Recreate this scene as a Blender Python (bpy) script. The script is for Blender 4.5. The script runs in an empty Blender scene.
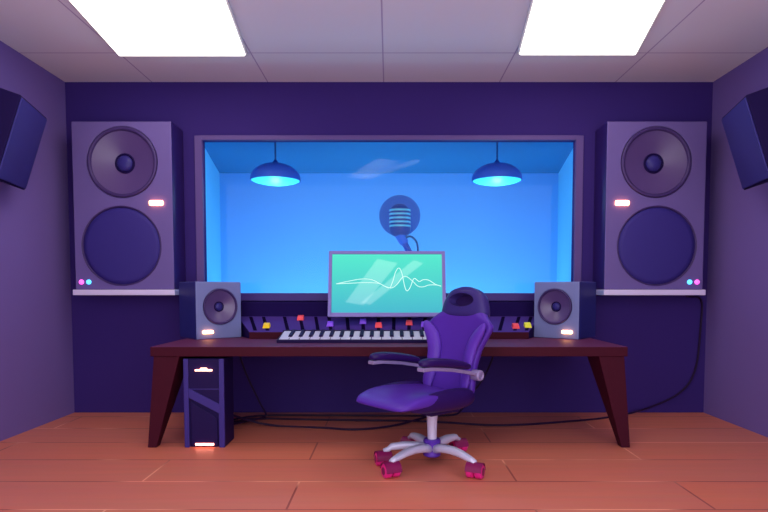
import bpy, bmesh, math, random
from mathutils import Vector, Matrix

random.seed(4)
scene = bpy.context.scene
COL = scene.collection
PI = math.pi

# ------------------------------------------------------------------ colour and materials
def lin(c):
    return c / 12.92 if c <= 0.04045 else ((c + 0.055) / 1.055) ** 2.4

def rgb(r, g, b, k=1.0):
    return tuple(min(1.0, lin(v / 255.0) * k) for v in (r, g, b)) + (1.0,)

def mat(name, col, rough=0.5, metal=0.0, spec=0.2, coat=0.0, emit=None, power=0.0, noise=0.0, nscale=8.0):
    m = bpy.data.materials.new(name)
    m.use_nodes = True
    nt = m.node_tree
    b = nt.nodes['Principled BSDF']
    b.inputs['Base Color'].default_value = col
    b.inputs['Roughness'].default_value = rough
    b.inputs['Metallic'].default_value = metal
    b.inputs['Specular IOR Level'].default_value = spec
    b.inputs['Coat Weight'].default_value = coat
    b.inputs['Coat Roughness'].default_value = 0.15
    if emit:
        b.inputs['Emission Color'].default_value = emit
        b.inputs['Emission Strength'].default_value = power
    if noise > 0:
        tc = nt.nodes.new('ShaderNodeTexCoord')
        n = nt.nodes.new('ShaderNodeTexNoise')
        n.inputs['Scale'].default_value = nscale
        n.inputs['Detail'].default_value = 3
        mx = nt.nodes.new('ShaderNodeMix')
        mx.data_type = 'RGBA'
        mx.inputs['A'].default_value = tuple(c * (1 - noise) for c in col[:3]) + (1,)
        mx.inputs['B'].default_value = tuple(min(1, c * (1 + noise)) for c in col[:3]) + (1,)
        nt.links.new(tc.outputs['Object'], n.inputs['Vector'])
        nt.links.new(n.outputs['Fac'], mx.inputs['Factor'])
        nt.links.new(mx.outputs['Result'], b.inputs['Base Color'])
    return m

K = 1.7       # paint reflectance for a surface colour read under the room's light
M = {}
M['back_paint'] = mat('dark violet wall paint', rgb(46, 28, 98, 1.25), 0.8, noise=0.05, nscale=1.5)
M['side_paint'] = mat('mauve wall paint', rgb(84, 68, 122, 1.95), 0.85, noise=0.04, nscale=1.5)
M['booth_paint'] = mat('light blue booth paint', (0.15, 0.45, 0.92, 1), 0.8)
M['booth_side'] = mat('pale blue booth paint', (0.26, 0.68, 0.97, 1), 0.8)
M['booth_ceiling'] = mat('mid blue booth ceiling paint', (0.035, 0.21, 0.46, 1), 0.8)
M['booth_floor'] = mat('grey blue booth carpet', (0.12, 0.2, 0.35, 1), 0.9)
M['frame_paint'] = mat('mauve painted wood', rgb(84, 64, 120, 1.25), 0.5)
M['sill_paint'] = mat('violet painted wood', rgb(62, 44, 112, 1.25), 0.5)
M['cab_face'] = mat('mauve satin lacquer', rgb(86, 72, 124, 1.5), 0.38, noise=0.03)
M['cab_side'] = mat('dark violet lacquer', rgb(38, 22, 78, K), 0.45)
M['cone'] = mat('aubergine speaker cone', rgb(66, 48, 92, K), 0.32, spec=0.8)
M['ring'] = mat('dark rubber surround', rgb(50, 36, 78, K), 0.3)
M['cap'] = mat('indigo dust cap', rgb(44, 38, 104, 1.3), 0.35)
M['grille'] = mat('deep indigo grille cloth', rgb(46, 36, 108, 1.3), 0.6)
M['strip'] = mat('brushed pale metal', rgb(170, 160, 188, K), 0.35, metal=0.1)
M['glow_warm'] = mat('warm indicator glow', (1, .8, .6, 1), 0.5, emit=(1, 0.40, 0.14, 1), power=13)
M['glow_pink'] = mat('magenta indicator glow', (1, .2, .8, 1), 0.5, emit=(1, 0.10, 0.65, 1), power=1.6)
M['glow_cyan'] = mat('cyan indicator glow', (.2, .8, 1, 1), 0.5, emit=(0.08, 0.6, 1, 1), power=1.6)
M['glow_red'] = mat('red white indicator glow', (1, .8, .8, 1), 0.5, emit=(1, 0.30, 0.20, 1), power=7)
M['side_cab'] = mat('midnight violet lacquer', rgb(24, 8, 64, 1.0), 0.6, spec=.1)
M['side_face'] = mat('indigo grille front', rgb(46, 40, 110, 1.25), 0.5)
M['studio_face'] = mat('blue grey satin lacquer', rgb(96, 102, 144, 1.55), 0.35)
M['studio_side'] = mat('navy lacquer', rgb(32, 34, 92, 1.6), 0.4)
M['desk_top'] = mat('plum stained wood top', rgb(88, 38, 76, 1.2), 0.55, spec=.15, noise=0.08, nscale=3)
M['desk_edge'] = mat('oxblood stained wood', rgb(58, 12, 30, 1.2), 0.6, spec=.1, noise=0.08, nscale=4)
M['tower_frame'] = mat('indigo tower casing', rgb(56, 44, 124, 1.0), 0.4)
M['tower_inset'] = mat('black violet tower panel', rgb(26, 14, 62, 1.3), 0.5, spec=.1)
M['console_body'] = mat('black violet console casing', rgb(26, 12, 66, 1.2), 0.7, spec=.05)
M['console_face'] = mat('violet console face', rgb(56, 38, 104, 1.75), 0.7, spec=.05)
M['slot'] = mat('black fader slot', rgb(20, 8, 50, .9), 0.8, spec=.02)
M['knob_yellow'] = mat('yellow plastic', rgb(255, 190, 30, 1.3), 0.4)
M['knob_red'] = mat('coral red plastic', rgb(240, 70, 80, 1.5), 0.4)
M['knob_violet'] = mat('violet plastic', rgb(120, 70, 205, 1.5), 0.4)
M['knob_lime'] = mat('lime yellow plastic', rgb(215, 215, 60, 1.3), 0.4)
M['key_white'] = mat('ivory lilac key plastic', rgb(200, 194, 218, 1.05), 0.35)
M['key_black'] = mat('black violet key plastic', rgb(30, 16, 62, 1.1), 0.5, spec=.08)
M['bezel'] = mat('grey violet bezel plastic', rgb(104, 94, 152, K), 0.3)
M['bezel_dark'] = mat('dark monitor back plastic', rgb(40, 30, 80, K), 0.4)
M['wave'] = mat('white trace on the display', (0.1, .1, .1, 1), 0.4, emit=(0.62, 1.0, 0.92, 1), power=1.0)
M['leather'] = mat('violet leather', rgb(70, 36, 138, 1.35), 0.38, noise=0.06, nscale=6)
M['leather_pad'] = mat('bright violet leather', rgb(80, 44, 150, 1.35), 0.38, noise=0.06, nscale=6)
M['leather_dark'] = mat('dark violet leather', rgb(42, 16, 88, .9), 0.42)
M['leather_head'] = mat('slate violet leather', rgb(50, 38, 102, 1.25), 0.4)
M['leather_hole'] = mat('black violet padding', rgb(30, 12, 60, K), 0.6)
M['chrome'] = mat('silver painted metal', rgb(176, 174, 200, 1.4), 0.28, metal=0.15)
M['arm_metal'] = mat('dull lilac metal', rgb(138, 124, 168, 1.1), 0.3, metal=0.15)
M['caster'] = mat('magenta caster plastic', rgb(172, 28, 104, K), 0.35)
M['caster_dark'] = mat('dark crimson caster plastic', rgb(96, 16, 62, K), 0.4)
M['cable'] = mat('black violet cable rubber', rgb(34, 12, 52, 1.0), 0.5)
M['lamp_shade'] = mat('royal blue enamel', (0.03, 0.12, 0.62, 1), 0.4)
M['lamp_cord'] = mat('navy cord', (0.02, 0.10, 0.30, 1), 0.6)
M['lamp_glow'] = mat('cyan lamp diffuser', (.06, .25, .3, 1), 0.5, emit=(0.03, 0.72, 1, 1), power=1.3)
M['mic_body'] = mat('navy microphone enamel', (0.015, 0.055, 0.30, 1), 0.4)
M['mic_band'] = mat('aqua metal band', (0.12, 0.55, 0.75, 1), 0.3, metal=0.2)
M['mic_mesh'] = mat('dark teal mesh', (0.012, 0.08, 0.28, 1), 0.5)
M['mic_arm'] = mat('royal blue arm enamel', (0.02, 0.08, 0.50, 1), 0.4)
M['mic_mount'] = mat('bright blue mount', (0.03, 0.16, 0.75, 1), 0.4)
M['panel_glow'] = mat('warm white light diffuser', (.9, .9, .85, 1), 0.5, emit=(1, 0.955, 0.85, 1), power=4.2)
M['panel_frame'] = mat('white metal trim', (.6, .57, .6, 1), 0.5)

def pop_shield_mat():
    m = bpy.data.materials.new('sheer navy pop shield gauze')
    m.use_nodes = True
    nt = m.node_tree
    out = nt.nodes['Material Output']
    b = nt.nodes['Principled BSDF']
    b.inputs['Base Color'].default_value = (0.015, 0.13, 0.60, 1)
    b.inputs['Roughness'].default_value = 0.8
    t = nt.nodes.new('ShaderNodeBsdfTransparent')
    mx = nt.nodes.new('ShaderNodeMixShader')
    mx.inputs[0].default_value = 0.72
    nt.links.new(t.outputs[0], mx.inputs[1])
    nt.links.new(b.outputs[0], mx.inputs[2])
    nt.links.new(mx.outputs[0], out.inputs[0])
    return m
M['pop_shield'] = pop_shield_mat()

def glass_mat():
    m = bpy.data.materials.new('clear window glass')
    m.use_nodes = True
    nt = m.node_tree
    out = nt.nodes['Material Output']
    nt.nodes.remove(nt.nodes['Principled BSDF'])
    fr = nt.nodes.new('ShaderNodeFresnel')
    fr.inputs['IOR'].default_value = 1.25
    t = nt.nodes.new('ShaderNodeBsdfTransparent')
    t.inputs['Color'].default_value = (0.97, 0.985, 1, 1)
    g = nt.nodes.new('ShaderNodeBsdfGlossy')
    g.inputs['Roughness'].default_value = 0.02
    mx = nt.nodes.new('ShaderNodeMixShader')
    nt.links.new(fr.outputs[0], mx.inputs[0])
    nt.links.new(t.outputs[0], mx.inputs[1])
    nt.links.new(g.outputs[0], mx.inputs[2])
    nt.links.new(mx.outputs[0], out.inputs[0])
    return m
M['glass'] = glass_mat()

def screen_mat():
    # display picture: a mint to teal wash from top to bottom, behind a glossy coat
    m = mat('lit display', (0.01, 0.03, 0.04, 1), 0.4, spec=0.0, coat=0.9)
    nt = m.node_tree
    b = nt.nodes['Principled BSDF']
    b.inputs['Coat Roughness'].default_value = 0.03
    b.inputs['Coat IOR'].default_value = 1.35
    tc = nt.nodes.new('ShaderNodeTexCoord')
    sp = nt.nodes.new('ShaderNodeSeparateXYZ')
    rp = nt.nodes.new('ShaderNodeValToRGB')
    rp.color_ramp.elements[0].position = 0.0
    rp.color_ramp.elements[0].color = rgb(62, 186, 208)
    rp.color_ramp.elements[1].position = 1.0
    rp.color_ramp.elements[1].color = rgb(84, 240, 208)
    nt.links.new(tc.outputs['Generated'], sp.inputs[0])
    nt.links.new(sp.outputs['Z'], rp.inputs[0])
    nt.links.new(rp.outputs[0], b.inputs['Emission Color'])
    b.inputs['Emission Strength'].default_value = 0.95
    return m
M['screen'] = screen_mat()

def floor_mat():
    m = mat('red brown plank floor', rgb(165, 88, 78, 1.4), 0.42, spec=.3)
    nt = m.node_tree
    L = nt.links.new
    b = nt.nodes['Principled BSDF']
    tc = nt.nodes.new('ShaderNodeTexCoord')
    mp = nt.nodes.new('ShaderNodeMapping')
    mp.inputs['Location'].default_value = (0.55, 0.15, 0)
    br = nt.nodes.new('ShaderNodeTexBrick')
    br.offset = 0.42
    br.inputs['Scale'].default_value = 1.0
    br.inputs['Mortar Size'].default_value = 0.007
    br.inputs['Mortar Smooth'].default_value = 0.3
    br.inputs['Brick Width'].default_value = 2.3
    br.inputs['Row Height'].default_value = 0.45
    br.inputs['Color1'].default_value = rgb(172, 98, 83, 1.62)
    br.inputs['Color2'].default_value = rgb(180, 98, 74, 1.62)
    br.inputs['Mortar'].default_value = rgb(150, 74, 66, 1.4)
    jn = nt.nodes.new('ShaderNodeTexNoise')
    jn.inputs['Scale'].default_value = 1.1
    jr = nt.nodes.new('ShaderNodeValToRGB')
    jr.color_ramp.elements[0].position = 0.50; jr.color_ramp.elements[0].color = rgb(140, 66, 60, 1.3)
    jr.color_ramp.elements[1].position = 0.58; jr.color_ramp.elements[1].color = rgb(216, 138, 112, 1.75)  # paler joints: bevel highlights painted into the joint colour
    L(tc.outputs['Object'], jn.inputs[0]); L(jn.outputs['Fac'], jr.inputs[0]); L(jr.outputs[0], br.inputs['Mortar'])
    n = nt.nodes.new('ShaderNodeTexNoise')
    n.inputs['Scale'].default_value = 2.0
    n.inputs['Detail'].default_value = 4
    mp2 = nt.nodes.new('ShaderNodeMapping')
    mp2.inputs['Scale'].default_value = (0.6, 9, 1)
    mx = nt.nodes.new('ShaderNodeMix')
    mx.data_type = 'RGBA'
    mx.blend_type = 'MULTIPLY'
    mx.inputs['Factor'].default_value = 0.22
    L(tc.outputs['Object'], mp.inputs[0]); L(mp.outputs[0], br.inputs[0])
    L(tc.outputs['Object'], mp2.inputs[0]); L(mp2.outputs[0], n.inputs[0])
    L(br.outputs[0], mx.inputs['A']); L(n.outputs['Color'], mx.inputs['B'])
    L(mx.outputs['Result'], b.inputs['Base Color'])
    return m
M['floor'] = floor_mat()

def ceiling_mat():
    # pale tiles with thin joints: joint lines every 1.08 m across and every 1.3 m in depth
    m = mat('pale lilac ceiling tile', rgb(190, 186, 190, 1.55), 0.9)
    nt = m.node_tree
    L = nt.links.new
    b = nt.nodes['Principled BSDF']
    tc = nt.nodes.new('ShaderNodeTexCoord')
    mp = nt.nodes.new('ShaderNodeMapping')
    mp.inputs['Location'].default_value = (0.05 + 1.08 * 4, -4.775 + 1.3 * 6, 0)
    br = nt.nodes.new('ShaderNodeTexBrick')
    br.offset = 0.0
    br.inputs['Scale'].default_value = 1.0
    br.inputs['Mortar Size'].default_value = 0.006
    br.inputs['Brick Width'].default_value = 1.08
    br.inputs['Row Height'].default_value = 1.3
    c = rgb(190, 186, 190, 1.55)
    br.inputs['Color1'].default_value = c
    br.inputs['Color2'].default_value = c
    br.inputs['Mortar'].default_value = rgb(160, 146, 168, 1.4)
    L(tc.outputs['Object'], mp.inputs[0]); L(mp.outputs[0], br.inputs[0])
    L(br.outputs[0], b.inputs['Base Color'])
    return m
M['ceiling'] = ceiling_mat()

# ------------------------------------------------------------------ mesh building
class MB:
    def __init__(self):
        self.v = []; self.f = []; self.mi = []; self.cur = 0
    def add(self, vs, fs, T=None):
        o = len(self.v)
        for p in vs:
            p = Vector(p)
            self.v.append(T @ p if T else p)
        for f in fs:
            self.f.append([i + o for i in f]); self.mi.append(self.cur)
    def hexa(self, p):      # 8 corners: bottom ring 0-3 (ccw seen from above), top ring 4-7
        self.add(p, [(3, 2, 1, 0), (4, 5, 6, 7), (0, 1, 5, 4), (1, 2, 6, 5), (2, 3, 7, 6), (3, 0, 4, 7)])
    def box(self, x0, x1, y0, y1, z0, z1, T=None):
        p = [(x0, y0, z0), (x1, y0, z0), (x1, y1, z0), (x0, y1, z0), (x0, y0, z1), (x1, y0, z1), (x1, y1, z1), (x0, y1, z1)]
        self.add(p, [(3, 2, 1, 0), (4, 5, 6, 7), (0, 1, 5, 4), (1, 2, 6, 5), (2, 3, 7, 6), (3, 0, 4, 7)], T)
    def prism(self, poly, d0, d1, plane='xz', T=None):   # polygon extruded along the third axis
        n = len(poly)
        def P(a, b, d):
            return (a, d, b) if plane == 'xz' else ((d, a, b) if plane == 'yz' else (a, b, d))
        vs = [P(a, b, d0) for a, b in poly] + [P(a, b, d1) for a, b in poly]
        fs = [tuple(range(n))[::-1], tuple(range(n, 2 * n))]
        for i in range(n):
            j = (i + 1) % n
            fs.append((i, j, n + j, n + i))
        self.add(vs, fs, T)
    def lathe(self, prof, T=None, seg=40, caps=True):    # profile of (radius, height) about local z
        n = len(prof); vs = []; fs = []
        for r, h in prof:
            for k in range(seg):
                a = 2 * PI * k / seg
                vs.append((r * math.cos(a), r * math.sin(a), h))
        for i in range(n - 1):
            for k in range(seg):
                k2 = (k + 1) % seg
                fs.append((i * seg + k, i * seg + k2, (i + 1) * seg + k2, (i + 1) * seg + k))
        if caps:
            fs.append(tuple(range(seg))[::-1])
            fs.append(tuple((n - 1) * seg + k for k in range(seg)))
        self.add(vs, fs, T)
    def loft(self, rings, cap=True):
        n = len(rings[0]); vs = [p for r in rings for p in r]; fs = []
        for i in range(len(rings) - 1):
            for k in range(n):
                k2 = (k + 1) % n
                fs.append((i * n + k, i * n + k2, (i + 1) * n + k2, (i + 1) * n + k))
        if cap:
            fs.append(tuple(range(n))[::-1]); fs.append(tuple((len(rings) - 1) * n + k for k in range(n)))
        self.add(vs, fs)
    def tube(self, pts, r, seg=10):
        pts = [Vector(p) for p in pts]; rings = []
        rr = r if isinstance(r, (list, tuple)) else [r] * len(pts)
        up = None
        for i, p in enumerate(pts):
            d = (pts[min(i + 1, len(pts) - 1)] - pts[max(i - 1, 0)]).normalized()
            if up is None:
                up = Vector((0, 0, 1)) if abs(d.z) < 0.9 else Vector((1, 0, 0))
            a = d.cross(up).normalized(); b = a.cross(d).normalized(); up = b
            rings.append([p + (a * math.cos(2 * PI * k / seg) + b * math.sin(2 * PI * k / seg)) * rr[i] for k in range(seg)])
        self.loft(rings)
    def mesh(self, name, mats):
        me = bpy.data.meshes.new(name)
        me.from_pydata([tuple(v) for v in self.v], [], self.f)
        for m in (mats if isinstance(mats, (list, tuple)) else [mats]):
            me.materials.append(m)
        for p, i in zip(me.polygons, self.mi):
            p.material_index = i
        bm = bmesh.new(); bm.from_mesh(me)
        bmesh.ops.remove_doubles(bm, verts=bm.verts, dist=1e-6)
        bmesh.ops.recalc_face_normals(bm, faces=bm.faces)
        bm.to_mesh(me); bm.free()
        return me
    def build(self, name, mats, parent=None, smooth=False, bevel=0.0, bseg=2, loc=None, subd=0):
        o = bpy.data.objects.new(name, self.mesh(name, mats))
        COL.objects.link(o)
        if parent: o.parent = parent
        if loc: o.location = loc
        if smooth:
            for p in o.data.polygons: p.use_smooth = True
            if smooth == 'auto':
                o.data.set_sharp_from_angle(angle=math.radians(38))
        if bevel > 0:
            b = o.modifiers.new('bevel', 'BEVEL'); b.width = bevel; b.segments = bseg; b.limit_method = 'ANGLE'
            b.angle_limit = math.radians(35)
        if subd:
            s = o.modifiers.new('subd', 'SUBSURF'); s.levels = subd; s.render_levels = subd
        return o

def cut(o, cutters):      # carve the cutter meshes out of o and keep the plain result
    for c in cutters:
        md = o.modifiers.new('cut', 'BOOLEAN'); md.operation = 'DIFFERENCE'; md.object = c; md.solver = 'EXACT'
    bpy.context.view_layer.update()
    dg = bpy.context.evaluated_depsgraph_get()
    me = bpy.data.meshes.new_from_object(o.evaluated_get(dg))
    o.modifiers.clear(); o.data = me
    for c in cutters:
        bpy.data.objects.remove(c)

def thing(name, label, cat, loc=(0, 0, 0), rz=0.0, group=None):
    o = bpy.data.objects.new(name, None); COL.objects.link(o)
    o.location = loc; o.rotation_euler = (0, 0, rz)
    tag(o, label, cat, group)
    return o
def tag(o, label, cat, group=None):
    o['label'] = label; o['category'] = cat
    if group: o['group'] = group
    return o
def struct(o):
    o['kind'] = 'structure'
    return o
def spline(pts, n=8):     # Catmull-Rom through the points
    P = [Vector(p) for p in pts]; P = [P[0] * 2 - P[1]] + P + [P[-1] * 2 - P[-2]]
    out = []
    for i in range(1, len(P) - 2):
        for k in range(n):
            t = k / n
            out.append(0.5 * ((2 * P[i]) + (P[i + 1] - P[i - 1]) * t + (2 * P[i - 1] - 5 * P[i] + 4 * P[i + 1] - P[i + 2]) * t * t
                              + (3 * P[i] - P[i - 1] - 3 * P[i + 1] + P[i + 2]) * t ** 3))
    out.append(P[-2]); return out
FRONT = Matrix.Rotation(PI / 2, 4, 'X')      # a lathe's +z becomes -y: towards the viewer

# ------------------------------------------------------------------ the room
XW, DB, HC = 3.02, 5.43, 3.11
Y0 = 0.2
mb = MB(); mb.box(-XW - .1, XW + .1, Y0, DB + .2, -.1, 0)
struct(mb.build('floor', M['floor']))
mb = MB(); mb.box(-XW - .1, XW + .1, Y0, DB + .2, HC, HC + .1)
struct(mb.build('ceiling', M['ceiling']))
mb = MB(); mb.box(-XW - .1, -XW, Y0, DB + .2, 0, HC)
struct(mb.build('wall_left', M['side_paint']))
mb = MB(); mb.box(XW, XW + .1, Y0, DB + .2, 0, HC)
struct(mb.build('wall_right', M['side_paint']))
WX, WZ0, WZ1 = 1.745, 1.146, 2.572           # clear opening of the window
mb = MB()
mb.box(-XW, -WX, DB, DB + .06, 0, HC); mb.box(WX, XW, DB, DB + .06, 0, HC)
mb.box(-WX, WX, DB, DB + .06, 0, WZ0); mb.box(-WX, WX, DB, DB + .06, WZ1, HC)
struct(mb.build('wall_back', M['back_paint']))

# observation window: frame, sill and one pane
win = bpy.data.objects.new('window_1', None); COL.objects.link(win); win.location = (0, DB, 0); struct(win)
mb = MB()
FX, FZ = 1.815, 2.612
for s in (-1, 1):
    a, b = sorted((s * WX, s * FX)); mb.box(a, b, -.03, 0.0, WZ0, FZ)
mb.box(-WX, WX, -.03, 0.0, WZ1, FZ)
mb.build('window_frame', M['frame_paint'], win, bevel=.004)
mb = MB(); mb.box(-FX - .02, FX + .02, -.06, 0.0, WZ0 - .075, WZ0)
mb.build('window_sill', M['sill_paint'], win, bevel=.005)
pane = MB(); pane.add([(-WX, .03, WZ0), (WX, .03, WZ0), (WX, .03, WZ1), (-WX, .03, WZ1)], [(0, 1, 2, 3)])
pane.build('window_pane', M['glass'], win)

# recording booth beyond the window: splayed side walls, flat back wall
YB0, YB1, ZB = DB + .06, 8.0, 2.79
xa, xb = 1.90, 2.345
mb = MB(); mb.box(-xb - .1, xb + .1, YB1, YB1 + .1, 0, ZB)
struct(mb.build('wall_booth_back', M['booth_paint']))
for s, nm in ((-1, 'wall_booth_left'), (1, 'wall_booth_right')):
    mb = MB()
    p = [(s * xa, YB0), (s * xb, YB1), (s * (xb + .1), YB1), (s * (xa + .1), YB0)]
    mb.prism(p, 0, ZB, 'xy')
    struct(mb.build(nm, M['booth_side']))
mb = MB(); mb.prism([(-xa - .1, YB0), (xa + .1, YB0), (xb + .1, YB1 + .1), (-xb - .1, YB1 + .1)], ZB, ZB + .1, 'xy')
struct(mb.build('ceiling_booth', M['booth_ceiling']))
mb = MB(); mb.prism([(-xa - .1, YB0), (xa + .1, YB0), (xb + .1, YB1 + .1), (-xb - .1, YB1 + .1)], -.1, 0, 'xy')
struct(mb.build('floor_booth', M['booth_floor']))

# ------------------------------------------------------------------ ceiling light panels
def light_panel(label, xn0, xn1, xf0, xf1, y0, y1):
    """near edge xn0..xn1 at y0, far edge xf0..xf1 at y1"""
    ox, oy = (xn0 + xf1) / 2, (y0 + y1) / 2
    t = thing('ceiling_light', label, 'light', (ox, oy, HC), 0, 'square ceiling light panels')
    def quad(e):
        return [(xn0 + e - ox, y0 + e - oy), (xn1 - e - ox, y0 + e - oy), (xf1 - e - ox, y1 - e - oy), (xf0 + e - ox, y1 - e - oy)]
    o, i = quad(0), quad(.018)
    mb = MB()
    for k in range(4):
        k2 = (k + 1) % 4
        mb.prism([o[k], o[k2], i[k2], i[k]], -.022, 0, 'xy')
    mb.build('panel_trim', M['panel_frame'], t)
    mb = MB(); mb.prism(i, -.034, 0, 'xy')
    mb.build('diffuser', M['panel_glow'], t, bevel=.01)
    return t
light_panel('bright white square ceiling light panel above the left half of the room', -2.085, -1.025, -2.217, -1.153, 3.45, 4.78)
light_panel('bright white square ceiling light panel above the right half of the room', .893, 1.750, 1.042, 2.019, 3.45, 4.76)

# ------------------------------------------------------------------ driver pieces
def woofer(parent, name, x, y, z, r, depth, tilt=None):
    """round driver seated in a recess cut into a face at local y; looks along -y"""
    T = Matrix.Translation((x, y, z)) @ FRONT
    mb = MB()
    mb.lathe([(r * .995, -.012), (r, .004), (r * .985, .012), (r * .93, .014), (r * .90, .006), (r * .885, -.008)], T, 56, caps=False)
    root = mb.build(name, M['ring'], parent, smooth=True)
    mb = MB()
    prof = [(r * .89, -.006), (r * .80, -depth * .22), (r * .55, -depth * .62), (r * .24, -depth * .95), (r * .20, -depth)]
    mb.lathe(prof, T, 56, caps=False)
    mb.build('cone', M['cone'], root, smooth=True)
    mb = MB()
    c = r * .23
    mb.lathe([(c * 1.28, -depth * .97), (c * 1.24, -depth * .80), (c * 1.05, -depth * .76), (c * .98, -depth * .92)], T, 32, caps=False)
    mb.build('cap_ring', M['side_cab'], root, smooth=True)
    mb = MB()
    mb.lathe([(c, -depth * .92)] + [(c * math.cos(a), -depth * .92 + c * .5 * math.sin(a)) for a in [PI / 2 * k / 7 for k in range(1, 7)]] + [(0.001, -depth * .92 + c * .5)], T, 32)
    mb.build('dust_cap', M['cap'], root, smooth=True)
    return root

def cyl_cutter(x, y, z, r, depth, seg=56):
    mb = MB(); mb.lathe([(r, -depth), (r, .05)], Matrix.Translation((x, y, z)) @ FRONT, seg)
    return mb.build('cutter', M['cone'])

# ------------------------------------------------------------------ large wall speakers
def wall_speaker(label, xc, s):
    """s = +1: indicator bar on the right of the face; -1 mirrors it"""
    t = thing('wall_mounted_speaker', label, 'speaker', (xc, 5.13, 1.128), 0, 'large wall mounted speakers')
    w, h = .443, 1.535
    mb = MB(); mb.box(-w, w, 0, .296, .05, h)
    for f in range(6): mb.mi[f] = 0
    cab = mb.build('cabinet', [M['cab_face'], M['cab_side']])
    zw, zg, xg = 1.18, .44, -s * .022
    cut(cab, [cyl_cutter(0, 0, zw, .313, .16), cyl_cutter(xg, 0, zg, .352, .018)])
    for p in cab.data.polygons:
        if p.center.y > .01 and abs(p.normal.y) < .5 and (abs(abs(p.center.x) - w) < 1e-3 or abs(p.center.z - .05) < 1e-3):
            p.material_index = 1
    cab.parent = t
    b = cab.modifiers.new('bevel', 'BEVEL'); b.width = .008; b.segments = 2; b.limit_method = 'ANGLE'; b.angle_limit = math.radians(60)
    woofer(t, 'woofer', 0, .003, zw, .312, .062)
    T = Matrix.Translation((xg, .015, zg)) @ FRONT
    mb = MB(); mb.lathe([(.344, 0), (.342, .008), (.30, .016), (.15, .021), (.001, .022)], T, 64)
    g = mb.build('grille', M['grille'], t, smooth=True)
    mb = MB(); mb.lathe([(.356, -.012), (.358, .016), (.352, .020), (.345, .014), (.343, -.01)], T, 64, caps=False)
    mb.build('grille_ring', M['ring'], g, smooth=True)
    mb = MB(); mb.box(s * .30 - .062, s * .30 + .062, -.026, .002, .797, .841)
    mb.build('indicator_bar', M['glow_warm'], t, bevel=.012)['label'] = 'glowing warm white indicator bar'
    for xo, mm, lb in ((-s * .388, 'glow_pink', 'magenta indicator light'), (-s * .322, 'glow_cyan', 'cyan indicator light')):
        mb = MB(); mb.lathe([(.022, 0), (.022, .006), (.016, .014), (.001, .018)], Matrix.Translation((xo, 0, .118)) @ FRONT, 20)
        mb.build('indicator_light', M[mm], t, smooth=True)['label'] = lb
    mb = MB(); mb.box(-w - .012, w + .012, -.03, .29, 0, .05)
    mb.build('base_strip', M['strip'], t, bevel=.005)['label'] = 'pale metal strip along the bottom edge'
    mb = MB(); mb.box(-.2, .2, .294, .30, .3, 1.2)
    mb.build('wall_bracket', M['cab_side'], t)
    return t
wall_speaker('tall violet wall speaker left of the window, indicator bar at its right edge', -2.368, 1)
wall_speaker('tall violet wall speaker right of the window, indicator bar at its left edge', 2.372, -1)

# ------------------------------------------------------------------ tilted speakers on the side walls
def side_speaker(label, s, shift):
    A = Vector((-2.529, 4.0, 2.513)); B = Vector((-2.709, 4.6, 2.535)); C = Vector((-2.894, 4.6, 1.963))
    e1 = (B - A).normalized(); e2 = (B - C); e2 = (e2 - e1 * e2.dot(e1)); hgt = e2.length; e2.normalize()
    n = e1.cross(e2).normalized()
    if n.x < 0: n = -n
    L_, dep = (B - A).length, .16
    def P(u, v, w):
        q = A + e1 * u + e2 * (v - hgt) + n * w
        return Vector((-s * q.x + shift, q.y, q.z))
    org = P(L_ / 2, hgt / 2, -dep)
    t = thing('side_wall_speaker', label, 'speaker', tuple(org), 0, 'tilted side wall speakers')
    def H(mb, u0, u1, v0, v1, w0, w1):
        mb.hexa([P(u, v, w) - org for (u, v, w) in ((u0, v0, w0), (u1, v0, w0), (u1, v0, w1), (u0, v0, w1), (u0, v1, w0), (u1, v1, w0), (u1, v1, w1), (u0, v1, w1))])
    dk = .30
    mb = MB()
    q = [P(0, 0, 0), P(L_, 0, 0), P(L_, 0, -.22), P(0, 0, -.20), P(0, hgt, 0), P(L_, hgt, 0), P(L_, hgt, -dk), P(0, hgt, -dk - .06)]
    for k in (2, 3):
        q[k].x = s * min(abs(q[k].x), XW - .03)
    mb.hexa([p - org for p in q])
    mb.build('cabinet', M['side_cab'], t, bevel=.006)
    mb = MB(); H(mb, .012, L_ - .012, .012, hgt - .012, -.002, .010)
    mb.build('front_grille', M['side_face'], t, bevel=.004)
    mb = MB()
    c = P(L_ / 2, hgt * .62, -.2) - org
    wx = s * XW - org.x
    a, b_ = sorted((c.x, wx))
    mb.box(a, b_, c.y - .06, c.y + .06, c.z - .06, c.z + .06)
    mb.build('wall_bracket', M['side_cab'], t)
    return t
side_speaker('dark tilted speaker hung high on the left side wall', -1, 0.0)
side_speaker('dark tilted speaker hung high on the right side wall', 1, -0.075)

# ------------------------------------------------------------------ desk
ZD = .755
t = thing('desk', 'long dark plum wooden desk with tapered legs under the window', 'desk', (0, 4.2, 0))
mb = MB(); mb.box(-1.765, 1.765, 0, 1.22, .684, ZD)
mb.cur = 0
dt = mb.build('desktop', [M['desk_edge'], M['desk_top']], t, bevel=.004)
for p in dt.data.polygons:
    if p.normal.z > .9: p.material_index = 1
for s in (-1, 1):
    mb = MB()
    xo0, xi0, xo1, xi1 = 1.80, 1.735, 1.745, 1.555     # outer and inner faces at the foot and at the top
    P = lambda x, y, z: (s * x, y, z)
    q = [P(xi0, .004, 0), P(xo0, .004, 0), P(xo0, .075, 0), P(xi0, .075, 0), P(xi1, .012, .684), P(xo1, .012, .684), P(xo1, .30, .684), P(xi1, .30, .684)]
    mb.hexa(q)
    mb.build('leg', M['desk_edge'], t, bevel=.004)
mb = MB(); mb.box(-1.6, 1.6, 1.17, 1.22, .60, .684)
mb.build('wall_cleat', M['desk_edge'], t)

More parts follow.
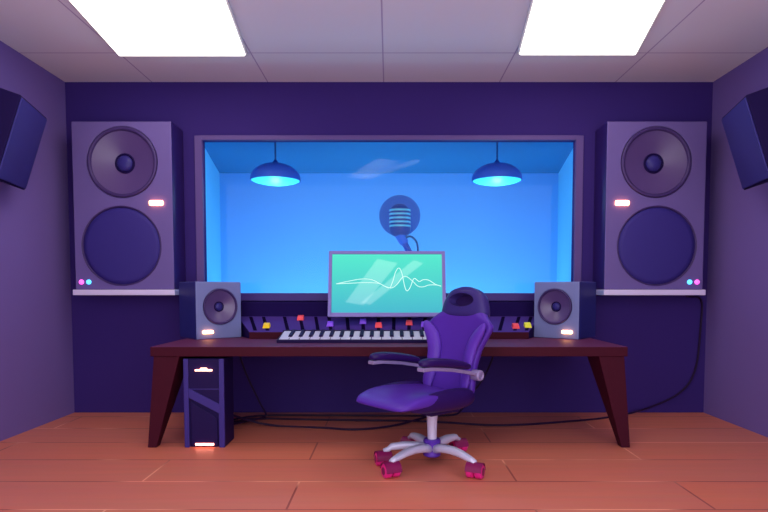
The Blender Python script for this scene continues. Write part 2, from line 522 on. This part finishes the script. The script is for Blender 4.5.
# ------------------------------------------------------------------ desk speakers
def desk_speaker(label, x, y, s):
    """s=+1 for the left one (turned towards the room's middle); local face looks along -y, base at z=0"""
    t = thing('studio_monitor_speaker', label, 'speaker', (x, y, ZD), s * math.radians(40), 'desk speakers')
    w, h, d = .205, .49, .39
    mb = MB(); mb.hexa([(-w, 0, 0), (w, 0, 0), (w, d, 0), (-w, d, 0), (-w, .0, h), (w, .0, h), (w, d, h), (-w, d, h)])
    cab = mb.build('cabinet', [M['studio_face'], M['studio_side']])
    zw, xw = .275, s * .015
    cut(cab, [cyl_cutter(xw, 0, zw, .155, .10)])
    for p in cab.data.polygons:
        if abs(p.normal.y) < .5 and (abs(abs(p.center.x) - w) < 1e-3 or p.center.z < 1e-3): p.material_index = 1
    cab.parent = t
    b = cab.modifiers.new('bevel', 'BEVEL'); b.width = .008; b.segments = 2; b.limit_method = 'ANGLE'; b.angle_limit = math.radians(60)
    woofer(t, 'woofer', xw, .002, zw, .154, .04)
    xb_ = -s * .105
    mb = MB(); mb.box(xb_ - .046, xb_ + .046, -.020, .002, .047, .075)
    mb.build('indicator_bar', M['glow_warm'], t, bevel=.008)['label'] = 'glowing warm white indicator bar'
    return t
a = math.radians(40)
for s, lb in ((1, 'blue grey speaker on the left end of the desk, turned towards the chair'), (-1, 'blue grey speaker on the right end of the desk, turned towards the chair')):
    nx = -1.625 if s == 1 else 1.60
    cx_, cy_ = nx + s * .205 * math.cos(a), 4.80 + .205 * math.sin(a)
    desk_speaker(lb, cx_, cy_, s)

# ------------------------------------------------------------------ mixing console
YC = 4.9
t = thing('mixing_console', 'dark violet mixing console with coloured faders along the back of the desk', 'mixing console', (0, YC, ZD))
w0, w1 = 1.20, 1.40
mb = MB()
mb.hexa([(-w0, 0, 0), (w0, 0, 0), (w1, .38, 0), (-w1, .38, 0), (-w0, 0, .055), (w0, 0, .055), (w1, .38, .175), (-w1, .38, .175)])
mb.build('console_body', M['console_body'], t, bevel=.004)
mb = MB()   # sloping face plate
sl = (.176 - .058) / .38
def zs(y): return .058 + y * sl
wa = lambda y: w0 + (w1 - w0) * y / .38
mb.hexa([(-w0, .0, .050), (w0, .0, .050), (wa(.37), .37, .165), (-wa(.37), .37, .165), (-w0, .0, .060), (w0, .0, .060), (wa(.37), .37, zs(.37) + .004), (-wa(.37), .37, zs(.37) + .004)])
mb.build('face_plate', M['console_face'], t, bevel=.002)
mb = MB(); mb.box(-w1, w1, .372, .45, 0, .31)
mb.build('meter_bridge', M['console_body'], t, bevel=.004)
mb = MB(); mb.box(-w0, w0, -.014, 0, 0, .058)
mb.build('front_rail', M['desk_edge'], t, bevel=.003)['label'] = 'oxblood wooden rail along the front'
slots = [-1.138 + .131 * k for k in range(18)] + [1.19]
slots[1] -= .045; slots[5] -= .02; slots[0] -= .02
for x in slots:
    mb = MB(); q = .006
    xr = x * 1.10
    mb.hexa([(x - .015, .03, zs(.03) - q), (x + .015, .03, zs(.03) - q), (xr + .015, .355, zs(.355) - q), (xr - .015, .355, zs(.355) - q),
             (x - .015, .03, zs(.03) + q), (x + .015, .03, zs(.03) + q), (xr + .015, .355, zs(.355) + q), (xr - .015, .355, zs(.355) + q)])
    mb.build('fader_slot', M['slot'], t)
knobs = [(1, .10, 'yellow'), (3, .29, 'red'), (5, .14, 'violet'), (7, .20, 'violet'), (8, .11, 'red'), (10, .17, 'red'), (11, .13, 'violet'), (13, .22, 'violet'), (17, .09, 'red'), (18, .11, 'lime')]
for k, y, c in knobs:
    x = slots[k] * (1 + .11 * (y - .03) / .36)
    mb = MB(); a0, a1 = y - .028, y + .028
    mb.hexa([(x - .032, a0, zs(a0) + .004), (x + .032, a0, zs(a0) + .004), (x + .032, a1, zs(a1) + .004), (x - .032, a1, zs(a1) + .004),
             (x - .026, a0 + .008, zs(a0) + .036), (x + .026, a0 + .008, zs(a0) + .036), (x + .026, a1 - .006, zs(a1) + .036), (x - .026, a1 - .006, zs(a1) + .036)])
    mb.build('fader_knob', M['knob_' + c], t, bevel=.004)['label'] = {'lime': 'lime yellow'}.get(c, c) + ' fader knob'

# ------------------------------------------------------------------ keyboard
t = thing('piano_keyboard', 'piano keyboard with pale lilac keys on the desk before the console', 'keyboard', (-.1, 4.50, ZD))
W2 = .79
mb = MB()
mb.hexa([(-W2, 0, 0), (W2, 0, 0), (W2, .30, 0), (-W2, .30, 0), (-W2, 0, .024), (W2, 0, .024), (W2, .30, .074), (-W2, .30, .074)])
mb.box(-W2, W2, .268, .30, .06, .084)
mb.build('keyboard_case', M['key_black'], t, bevel=.003)
nk = 19; kw = 2 * (W2 - .012) / nk
zk = lambda y: .016 + y * .193
for k in range(nk):
    x0 = -W2 + .012 + k * kw + .003; x1 = x0 + kw - .006
    mb = MB()
    mb.hexa([(x0, .022, zk(.022)), (x1, .022, zk(.022)), (x1, .265, zk(.265)), (x0, .265, zk(.265)), (x0, .022, zk(.022) + .010), (x1, .022, zk(.022) + .010), (x1, .265, zk(.265) + .010), (x0, .265, zk(.265) + .010)])
    mb.build('white_key', M['key_white'], t, bevel=.002)
for k in range(1, nk):
    xc = -W2 + .012 + k * kw
    mb = MB()
    a0, a1, hw = .085, .264, .0165
    mb.hexa([(xc - hw, a0, zk(a0) + .008), (xc + hw, a0, zk(a0) + .008), (xc + hw, a1, zk(a1) + .008), (xc - hw, a1, zk(a1) + .008),
             (xc - hw * .8, a0 + .008, zk(a0) + .024), (xc + hw * .8, a0 + .008, zk(a0) + .024), (xc + hw * .8, a1, zk(a1) + .024), (xc - hw * .8, a1, zk(a1) + .024)])
    mb.build('black_key', M['key_black'], t, bevel=.002)

# ------------------------------------------------------------------ monitor
TILT = math.radians(14)
t = thing('computer_monitor', 'wide monitor with a mint screen and white sound waves, behind the keyboard', 'monitor', (-.018, 5.02, .941))
R = Matrix.Rotation(-TILT, 4, 'X')      # top leans away from the viewer
hw, hh = .522, .60
def RB(mb, *a): mb.box(*a, T=R)
mb = MB(); RB(mb, -hw, hw, .012, .045, 0, hh)
mb.build('monitor_housing', M['bezel_dark'], t, bevel=.006)
mb = MB(); e = .030
RB(mb, -hw, -hw + e, -.008, .012, 0, hh); RB(mb, hw - e, hw, -.008, .012, 0, hh)
RB(mb, -hw + e, hw - e, -.008, .012, 0, e * 1.15); RB(mb, -hw + e, hw - e, -.008, .012, hh - e * .9, hh)
mb.build('bezel', M['bezel'], t, bevel=.003)
mb = MB(); RB(mb, -hw + e, hw - e, .006, .0125, e * 1.15, hh - e * .9)
scr = mb.build('screen', M['screen'], t)
def trace(pts, yoff):
    # pts are (u, v) in the photo's screen: u 0..1 across, v 0..1 down
    out = []
    for u, v in pts:
        out.append(R @ Vector((-hw + e + u * 2 * (hw - e), yoff, hh - e * .9 - v * (hh - e * 2.05))))
    mb = MB(); mb.tube(spline(out, 8), .0035, 6)
    mb.build('wave_trace', M['wave'], scr, smooth=True)['label'] = 'white sound wave line'
trace([(.04, .51), (.14, .47), (.26, .43), (.36, .44), (.45, .52), (.52, .58), (.55, .48), (.58, .30), (.61, .24), (.635, .33), (.66, .55), (.68, .63), (.71, .57), (.745, .42), (.79, .47), (.83, .44), (.88, .45), (.94, .52), (.99, .55)], .003)
trace([(.04, .51), (.16, .50), (.30, .49), (.42, .50), (.48, .55), (.54, .58), (.59, .52), (.64, .40), (.68, .39), (.73, .46), (.78, .55), (.83, .56), (.88, .53), (.95, .53), (.99, .55)], .0045)
mb = MB(); RB(mb, -.10, .10, .045, .06, .12, .32)
mb.tube(spline([R @ Vector((0, .06, .22)), (0, .20, .19), (0, .27, .155)], 6), .025, 12)
mb.lathe([(.07, .126), (.07, .136), (.03, .144)], Matrix.Translation((0, .278, 0)), 24)
mb.build('stand_arm', M['bezel_dark'], t, smooth='auto')

# ------------------------------------------------------------------ computer tower
t = thing('computer_tower', 'dark indigo computer tower with angular front panels under the desk', 'computer', (-1.375, 4.205, 0))
w, h, d = .150, .665, .26
mb = MB(); mb.box(-w, w, .02, d, 0, h)
mb.build('tower_case', M['tower_inset'], t, bevel=.006)
mb = MB()   # front frame: side rails, a slanting bar from the left down to the right
rl = .036
mb.prism([(-w, 0), (-w + rl, 0), (-w + rl, h), (-w, h)], 0, .022)
mb.prism([(w - rl, 0), (w, 0), (w, h), (w - rl, h)], 0, .022)
mb.prism([(-w + rl, .445), (-w + rl, .375), (w - rl, .255), (w - rl, .325)], 0, .022)
mb.prism([(w - rl, .255), (w - rl, .0), (w - rl - .006, .0), (w - rl - .006, .262)], 0, .022)
mb.build('front_frame', M['tower_frame'], t, bevel=.003)
mb = MB(); mb.prism([(-w + rl, .44), (w - rl, .325), (w - rl, h - .01), (-w + rl, h - .01)], .012, .022)
p = mb.build('upper_panel', M['tower_inset'], t)
mb = MB(); mb.box(-w + rl, w - rl, .009, .013, .435, .441)
mb.build('panel_seam', M['tower_frame'], p)
mb = MB(); mb.prism([(-w + rl + .012, .02), (w - rl - .018, .02), (w - rl - .018, .205), (w - rl - .05, .245), (-w + rl + .012, .345)], .006, .02)
mb.build('lower_panel', M['tower_inset'], t, bevel=.006)
mb = MB(); mb.prism([(-.062, .574), (.062, .574), (.062, .586), (.028, .586), (.020, .598), (-.020, .598), (-.028, .586), (-.062, .586)], -.004, .014)
mb.build('power_light', M['glow_red'], t)['label'] = 'glowing white and red light bar near the top'
mb = MB(); mb.box(-.068, .068, -.006, .01, .018, .032)
mb.build('base_light', M['glow_red'], t)['label'] = 'glowing white and red light bar at the foot'

# ------------------------------------------------------------------ cables
def cable(label, pts, r=.009):
    mb = MB(); o0 = Vector(pts[0])
    mb.tube([p - o0 for p in spline(pts, 10)], r, 8)
    o = mb.build('cable', M['cable'], None, smooth=True, loc=tuple(o0))
    return tag(o, label, 'cable', 'black cables under and behind the desk')
cable('black cable looping down to the floor beside the computer tower', [(-1.33, 4.99, .68), (-1.27, 5.02, .45), (-1.16, 5.06, .18), (-1.11, 5.10, .05), (-1.15, 5.03, .034), (-1.24, 4.90, .036), (-1.34, 4.70, .05), (-1.37, 4.50, .06)])
cable('black cable running along the wall foot and up to the right wall speaker', [(-1.42, 4.50, .14), (-1.36, 4.86, .04), (-1.2, 5.12, .010), (-.6, 5.08, .010), (.3, 5.02, .010), (.953, 4.87, .010), (1.6, 5.02, .010), (2.06, 5.20, .012), (2.45, 5.35, .06), (2.78, 5.405, .20), (2.92, 5.41, .42), (2.96, 5.415, .8), (2.955, 5.41, 1.08), (2.78, 5.34, 1.115)])
cable('black cable wandering across the floor and rising behind the chair to the desk', [(-1.31, 4.50, .22), (-1.27, 4.78, .10), (-1.0, 4.86, .012), (-.55, 4.78, .010), (-.28, 4.72, .010), (0.02, 4.84, .012), (.30, 5.02, .040), (.50, 5.18, .075), (.78, 5.24, .24), (.93, 5.24, .48), (.97, 5.2, .675)])
cable('black cable lying straight along the foot of the back wall', [(-1.46, 4.50, .03), (-1.45, 4.95, .012), (-1.2, 5.24, .010), (-.5, 5.26, .010), (.2, 5.24, .010), (.55, 5.26, .010), (.67, 5.33, .03), (.70, 5.37, .12), (.70, 5.38, .59)])

# ------------------------------------------------------------------ booth: pendant lamps
def pendant(label, x):
    t = thing('pendant_lamp', label, 'lamp', (x, 6.05, 2.315), 0, 'blue pendant lamps in the booth')
    r, hgt = .262, .185
    mb = MB(); prof = [(r, 0), (r * .99, .012)] + [(r * math.cos(a_), .012 + (hgt - .012) * math.sin(a_)) for a_ in [PI / 2 * k / 9 for k in range(1, 9)]] + [(.014, hgt), (.014, hgt + .03)]
    inner = [(q * .96, max(0, z - .012)) for q, z in prof[:-2]][::-1]
    mb.lathe(prof + inner, None, 48, caps=False)
    mb.build('lamp_shade', M['lamp_shade'], t, smooth=True)
    mb = MB(); mb.lathe([(.001, -.045), (r * .3, -.040), (r * .6, -.026), (r * .85, -.010), (r * .955, .004)], None, 40, caps=False)
    mb.build('diffuser', M['lamp_glow'], t, smooth=True)
    mb = MB(); mb.tube([(0, 0, hgt + .02), (0, 0, ZB - 2.315)], .009, 8)
    mb.build('cord', M['lamp_cord'], t)
    mb = MB(); mb.lathe([(.05, ZB - 2.315), (.05, ZB - 2.34), (.02, ZB - 2.355)], None, 24)
    mb.build('ceiling_rose', M['lamp_cord'], t)
    return t
pendant('blue dome pendant lamp glowing cyan at the left of the booth', -1.188)
pendant('blue dome pendant lamp glowing cyan at the right of the booth', 1.130)

# ------------------------------------------------------------------ booth: microphone on its stand
t = thing('studio_microphone', 'navy studio microphone with round pop shield on a stand behind the glass', 'microphone', (.42, 6.2, 0))
mx, mz = -.302, 1.99
mb = MB()
rw, zt_, zb_ = .108, 2.10, 1.80
prof = [(.02, zb_ - .05), (.07, zb_ - .045), (rw * .92, zb_ - .01), (rw, zb_ + .02), (rw, zt_ - .10)] + [(rw * math.cos(a_), zt_ - .10 + .10 * math.sin(a_)) for a_ in [PI / 2 * k / 6 for k in range(1, 6)]] + [(.001, zt_)]
SC = Matrix.Translation((mx, 0, 0)) @ Matrix.Scale(.75, 4, (0, 1, 0))
mb.lathe(prof, SC, 32)
mic = mb.build('microphone_body', M['mic_body'], t, smooth='auto')
for k in range(5):
    z = 1.862 + k * .042
    mb = MB(); rb = rw + .008
    mb.lathe([(rb - .012, z - .009), (rb, z - .009), (rb, z + .009), (rb - .012, z + .009)], SC, 32)
    mb.build('grille_band', M['mic_band'], mic, smooth='auto')
T = Matrix.Translation((mx, .14, mz)) @ FRONT
mb = MB(); mb.lathe([(.19, -.004), (.19, .004)], T, 56)
ps = mb.build('pop_shield', M['pop_shield'], t)
mb = MB(); mb.lathe([(.188, -.010), (.226, -.010), (.226, .010), (.188, .010), (.188, -.010)], T, 56, caps=False)
mb.build('shield_rim', M['pop_shield'], ps, smooth='auto')
mb = MB(); mb.tube([(mx, .13, mz - .215), (mx + .01, .09, mz - .235), (mx + .02, .02, mz - .235)], .012, 8)
mb.build('gooseneck', M['mic_arm'], ps, smooth=True)
mb = MB(); mb.tube([(mx, 0, zb_ - .02), (mx + .05, 0, zb_ - .125)], [.062, .048], 16)
mb.build('swivel_mount', M['mic_mount'], t, smooth='auto')
mb = MB(); mb.tube([(mx + .035, 0, zb_ - .09), (0, 0, 1.19)], .034, 14)
mb.build('arm', M['mic_arm'], t, smooth='auto')
mb = MB(); mb.tube([(0, 0, .02), (0, 0, 1.21)], .024, 14)
mb.build('pole', M['mic_arm'], t, smooth='auto')
mb = MB(); mb.lathe([(.24, 0), (.24, .02), (.22, .03), (.04, .045)], None, 40)
mb.build('base', M['mic_body'], t, smooth='auto')
mb = MB(); mb.tube(spline([(mx + .06, -.03, zb_ - .06), (mx + .12, -.05, zb_ - .055), (mx + .18, -.05, zb_ - .12), (mx + .195, -.05, zb_ - .25), (mx + .20, -.04, zb_ - .45), (0, -.05, 1.15)], 8), .011, 8)
mb.build('microphone_cable', M['mic_mesh'], t, smooth=True)

# ------------------------------------------------------------------ chair (local +x forward, +y its left, base at the floor)
YAW = math.atan2(-.66, -.75)
ch = thing('gaming_chair', 'violet high backed gaming chair on magenta casters before the desk', 'chair', (.292, 3.83, 0), YAW)
def sgp(c, e): return math.copysign(abs(c) ** e, c)

# seat cushion: rings across, front to back
def seat_ring(x, hw, zb, zt, bol, n=28):
    pts = []
    for k in range(n):
        a_ = 2 * PI * k / n
        y = hw * sgp(math.cos(a_), .55); s_ = sgp(math.sin(a_), .55)
        u = abs(y) / hw
        if s_ >= 0:
            z = (zb + zt) / 2 + (zt - zb) / 2 * s_ + bol * s_ * (u ** 2.2)
        else:
            z = (zb + zt) / 2 + (zt - zb) / 2 * s_
        pts.append((x, y, z))
    return pts
mb = MB()
prof = [(.495, .18, .448, .458, 0), (.487, .215, .444, .470, .002), (.455, .245, .442, .492, .006), (.40, .258, .442, .512, .014), (.31, .264, .440, .526, .024),
        (.18, .262, .434, .522, .036), (.05, .255, .426, .508, .042), (-.08, .245, .420, .494, .044), (-.17, .235, .416, .484, .034), (-.20, .20, .418, .468, .02)]
mb.loft([seat_ring(*p) for p in prof])
mb.build('seat', M['leather'], ch, smooth=True, subd=1)
# dark under-shell and side bolsters of the seat
for s in (-1, 1):
    rings = []
    for x, r_, z in [(.44, .010, .462), (.38, .034, .466), (.26, .050, .474), (.10, .058, .474), (-.06, .058, .472), (-.14, .042, .468), (-.168, .012, .466)]:
        rings.append([(x, s * .224 + r_ * .8 * math.cos(2 * PI * k / 14), z + r_ * 1.25 * math.sin(2 * PI * k / 14)) for k in range(14)])
    mb = MB(); mb.loft(rings)
    mb.build('seat_bolster', M['leather_dark'], ch, smooth=True, subd=1)
mb = MB(); mb.box(-.14, .14, -.13, .13, .355, .425)
mb.build('tilt_mechanism', M['leather_hole'], ch, bevel=.01)

# backrest
def bc(v): return Vector((-.180 - .180 * v - .02 * math.sin(v * PI), 0, .43 + .765 * v))
def lerp_tab(tab, v):
    for (a0, b0), (a1, b1) in zip(tab, tab[1:]):
        if v <= a1:
            q = (v - a0) / (a1 - a0); q = q * q * (3 - 2 * q) if a1 - a0 > .05 else q
            return b0 + (b1 - b0) * q
    return tab[-1][1]
WID = [(0, .238), (.10, .226), (.28, .206), (.42, .222), (.54, .262), (.62, .298), (.66, .292), (.73, .22), (.80, .165)]
def ring(v, hw, th, wing, n=32):
    c = bc(v); tilt = math.radians(12)
    pts = []
    for k in range(n):
        a_ = 2 * PI * k / n
        y = hw * sgp(math.cos(a_), .7); f = th * sgp(math.sin(a_), .7)
        f += wing * (abs(y) / hw) ** 2.5
        pts.append((c.x + f * math.cos(tilt), y, c.z + f * math.sin(tilt)))
    return pts
mb = MB()
vs_ = [-.04, -.02, .04, .14, .24, .34, .44, .52, .58, .62, .655, .70, .745, .80]
rings = []
for v in vs_:
    hw = lerp_tab(WID, max(0, v)); th = .052
    if v < 0: hw *= .85; th *= .4
    rings.append(ring(v, hw, th, .045 if v < .7 else .045 * max(0, (.80 - v) / .10)))
mb.loft(rings)
mb.build('backrest', M['leather'], ch, smooth=True, subd=1)
# side bolsters of the back: long pads bowed from the shoulders to the waist
for s in (-1, 1):
    rings = []
    tab = [(.03, .140, .004), (.08, .134, .018), (.20, .118, .026), (.32, .112, .030), (.44, .116, .034), (.53, .140, .034), (.60, .185, .028), (.645, .235, .016), (.66, .262, .004)]
    for v, y, r_ in tab:
        c = bc(v); outer = lerp_tab(WID, v) - .012
        hwid = max(.006, (outer - y) / 2 + r_ * .15) if r_ > .01 else .008
        yc = y + hwid
        pts = []
        for k in range(16):
            a_ = 2 * PI * k / 16
            yy = yc + hwid * math.cos(a_); f = .060 + .040 * (abs(yy) / .26) ** 2 + min(r_, .034) * math.sin(a_)
            pts.append((c.x + f, s * yy, c.z + f * .2))
        rings.append(pts)
    mb = MB(); mb.loft(rings)
    mb.build('back_bolster', M['leather_pad'], ch, smooth=True, subd=1)['label'] = 'brighter violet side bolster'
# headrest with an oval slot
HW = [(.705, .18), (.725, .212), (.79, .208), (.86, .192), (.92, .166), (.965, .124), (.99, .072), (1.0, .03)]
mb = MB()
rings = [ring(v, w_, .066 if v > .72 and v < .98 else .03, .0) for v, w_ in HW]
mb.loft(rings)
hr = mb.build('headrest', M['leather_head'], None, smooth=True, subd=2)
c = bc(.885)
mbc = MB()
Tc = Matrix.Translation((c.x + .05, 0, c.z - .004)) @ Matrix.Rotation(math.radians(90 - 12), 4, 'Y') @ Matrix.Scale(.42, 4, (1, 0, 0))
mbc.lathe([(.100, -.055), (.128, .08)], Tc, 36)
cutr = mbc.build('cutter', M['leather_hole'])
md = hr.modifiers.new('cut', 'BOOLEAN'); md.operation = 'DIFFERENCE'; md.object = cutr; md.solver = 'EXACT'
bpy.context.view_layer.update()
me = bpy.data.meshes.new_from_object(hr.evaluated_get(bpy.context.evaluated_depsgraph_get()))
hr.modifiers.clear(); hr.data = me; bpy.data.objects.remove(cutr)
hr.parent = ch
hr.data.set_sharp_from_angle(angle=math.radians(40))
mb = MB(); mb.lathe([(.097, -.054), (.098, -.048)], Tc, 36)
mb.build('headrest_slot', M['leather_hole'], hr)['label'] = 'dark padding inside the oval slot'

# arms
for s in (-1, 1):
    y = s * .235
    mb = MB(); rings = []
    path = [(.345, .700, .010), (.335, .704, .032), (.28, .706, .044), (.18, .698, .047), (.06, .682, .046), (-.06, .660, .040), (-.10, .650, .024), (-.11, .648, .006)]
    for x, z, r_ in path:
        rings.append([(x, y + r_ * 1.05 * sgp(math.cos(2 * PI * k / 16), .7), z + .024 + r_ * .66 * sgp(math.sin(2 * PI * k / 16), .7)) for k in range(16)])
    mb.loft(rings)
    arm = mb.build('armrest', M['leather_dark'], ch, smooth=True, subd=1)
    mb = MB()
    lo = [(.345, .692), (.26, .692), (.08, .670), (-.08, .638), (-.17, .614)]
    poly = [(x, z + .012) for x, z in lo] + [(x, z - .012) for x, z in lo[::-1]]
    mb.prism(poly, y - .028, y + .028)
    mb.build('arm_bracket', M['arm_metal'], arm, bevel=.004)['label'] = 'dull silver arm bracket'
    mb = MB()
    Tp = Matrix.Translation((-.185, y, .608)) @ Matrix.Rotation(-s * PI / 2, 4, 'X')
    mb.lathe([(.036, -.05), (.036, .030), (.030, .036), (.022, .036), (.018, .028), (.001, .028)], Tp, 28)
    mb.build('arm_pivot', M['arm_metal'], arm, smooth='auto')['label'] = 'round silver arm pivot'

# gas lift, hub, five legs with casters
mb = MB(); mb.lathe([(.034, .10), (.030, .14), (.036, .30), (.040, .345), (.040, .36)], None, 28)
mb.build('gas_lift', M['chrome'], ch, smooth='auto')
mb = MB(); mb.lathe([(.056, .052), (.062, .062), (.052, .10), (.060, .155), (.052, .168)], None, 28)
mb.build('base_hub', M['leather_pad'], ch, smooth='auto')
feet = [(227, .41), (308, .40), (189, .335), (115, .335), (50, .335)]
for ang, R_ in feet:
    wa_ = math.radians(ang) - YAW
    ux = Vector((math.cos(wa_), math.sin(wa_), 0)); uy = Vector((-ux.y, ux.x, 0))
    rings = []
    for d_, z, hw_, hh_ in [(.03, .105, .034, .034), (.10, .122, .035, .028), (.20, .130, .033, .025), (.28, .124, .029, .022), (R_ - .03, .106, .022, .017), (R_ + .0, .098, .018, .013)]:
        if d_ > R_ - .03 and d_ < R_ - .001 and d_ == .28: d_ = R_ - .05
        c = ux * d_
        rings.append([c + uy * (hw_ * sgp(math.cos(2 * PI * k / 14), .7)) + Vector((0, 0, z + hh_ * sgp(math.sin(2 * PI * k / 14), .7))) for k in range(14)])
    mb = MB(); mb.loft(rings)
    leg = mb.build('leg', M['chrome'], ch, smooth=True)
    # caster: two wheels under a curved hood; wheels roll roughly across the picture
    wd = math.radians({227: 205, 308: 335, 189: 195, 115: 150, 50: 20}[ang]) - YAW
    fx = Vector((math.cos(wd + PI / 2), math.sin(wd + PI / 2), 0)); ax = Vector((math.cos(wd), math.sin(wd), 0))
    pos = ux * R_
    rot = Matrix(((fx.x, ax.x, 0), (fx.y, ax.y, 0), (0, 0, 1))).to_4x4()
    Tw = Matrix.Translation((pos.x, pos.y, .046)) @ rot @ Matrix.Rotation(-PI / 2, 4, 'X')
    mb = MB()
    for z0, z1 in ((-.052, -.003), (.003, .052)):
        mb.lathe([(.020, z0), (.038, z0), (.046, z0 + .008), (.046, z1 - .008), (.038, z1), (.020, z1)], Tw, 28)
    cw = mb.build('caster', M['caster'], leg, smooth='auto')
    mb.__init__()
    for z0 in (-.054, .048):
        mb.lathe([(.024, z0), (.024, z0 + .006)], Tw, 20)
    mb.mi = [0] * len(mb.mi)
    # hood over the wheels
    arc = [(.054 * math.cos(a_), .054 * math.sin(a_)) for a_ in [math.radians(-5 + 20 * k) for k in range(10)]]
    inn = [(.048 * math.cos(a_), .048 * math.sin(a_)) for a_ in [math.radians(-5 + 20 * k) for k in range(10)]][::-1]
    mb.prism(arc + inn, -.052, .052, 'xz', Matrix.Translation((pos.x, pos.y, .046)) @ rot)
    cap = mb
    o = cap.build('caster_hood', M['caster_dark'], leg, smooth='auto')

# ------------------------------------------------------------------ light
def area(name, loc, rot, sx, sy, power, col):
    l = bpy.data.lights.new(name, 'AREA'); l.shape = 'RECTANGLE'; l.size = sx; l.size_y = sy
    l.energy = power; l.color = col
    o = bpy.data.objects.new(name, l); COL.objects.link(o); o.location = loc; o.rotation_euler = rot
    return o
def point(name, loc, power, col, r=.06):
    l = bpy.data.lights.new(name, 'POINT'); l.energy = power; l.color = col; l.shadow_soft_size = r
    o = bpy.data.objects.new(name, l); COL.objects.link(o); o.location = loc
    return o
for x in (-1.188, 1.13):
    point('booth_lamp_light', (x, 6.05, 2.12), 9, (.35, .75, 1))
# added fills, unseen low in the booth, washing its back wall
area('booth_low_fill', (0, 7.2, .25), (math.radians(145), 0, 0), 4.0, .3, 44, (.30, .90, 1))
area('booth_front_fill', (0, 5.6, .7), (math.radians(100), 0, 0), 3.0, .5, 17, (.35, .75, 1))

# two unseen area lights added near the ceiling so the glossy screen mirrors streaks
def streak_light(loc, deg, sx, sy, L_):
    area('screen_streak_light', loc, (0, 0, math.radians(-deg)), sx, sy, L_ * PI * sx * sy, (1, .97, .9))
streak_light((-.30, 1.67, 3.10), 21.8, .32, 1.5, 7.0)
streak_light((.02, 1.67, 3.095), 31, .17, 1.6, 7.0)

w = bpy.data.worlds.new('World'); scene.world = w; w.use_nodes = True
bg = w.node_tree.nodes['Background']
bg.inputs[0].default_value = (0.95, 0.91, 1.0, 1); bg.inputs[1].default_value = 2.5

# ------------------------------------------------------------------ camera
cam = bpy.data.cameras.new('Camera'); co = bpy.data.objects.new('Camera', cam); COL.objects.link(co)
cam.sensor_width = 36; cam.lens = 571 / 768 * 36
co.location = (0, 0, 1.174); co.rotation_euler = (math.radians(90 - 3), 0, 0)
cam.shift_x = -5 / 768; cam.shift_y = 64 / 768
cam.clip_start = .05
scene.camera = co
scene.view_settings.view_transform = 'Standard'
scene.view_settings.look = 'None'
scene.view_settings.exposure = 0
scene.view_settings.gamma = 1
scene.view_settings.use_curve_mapping = False
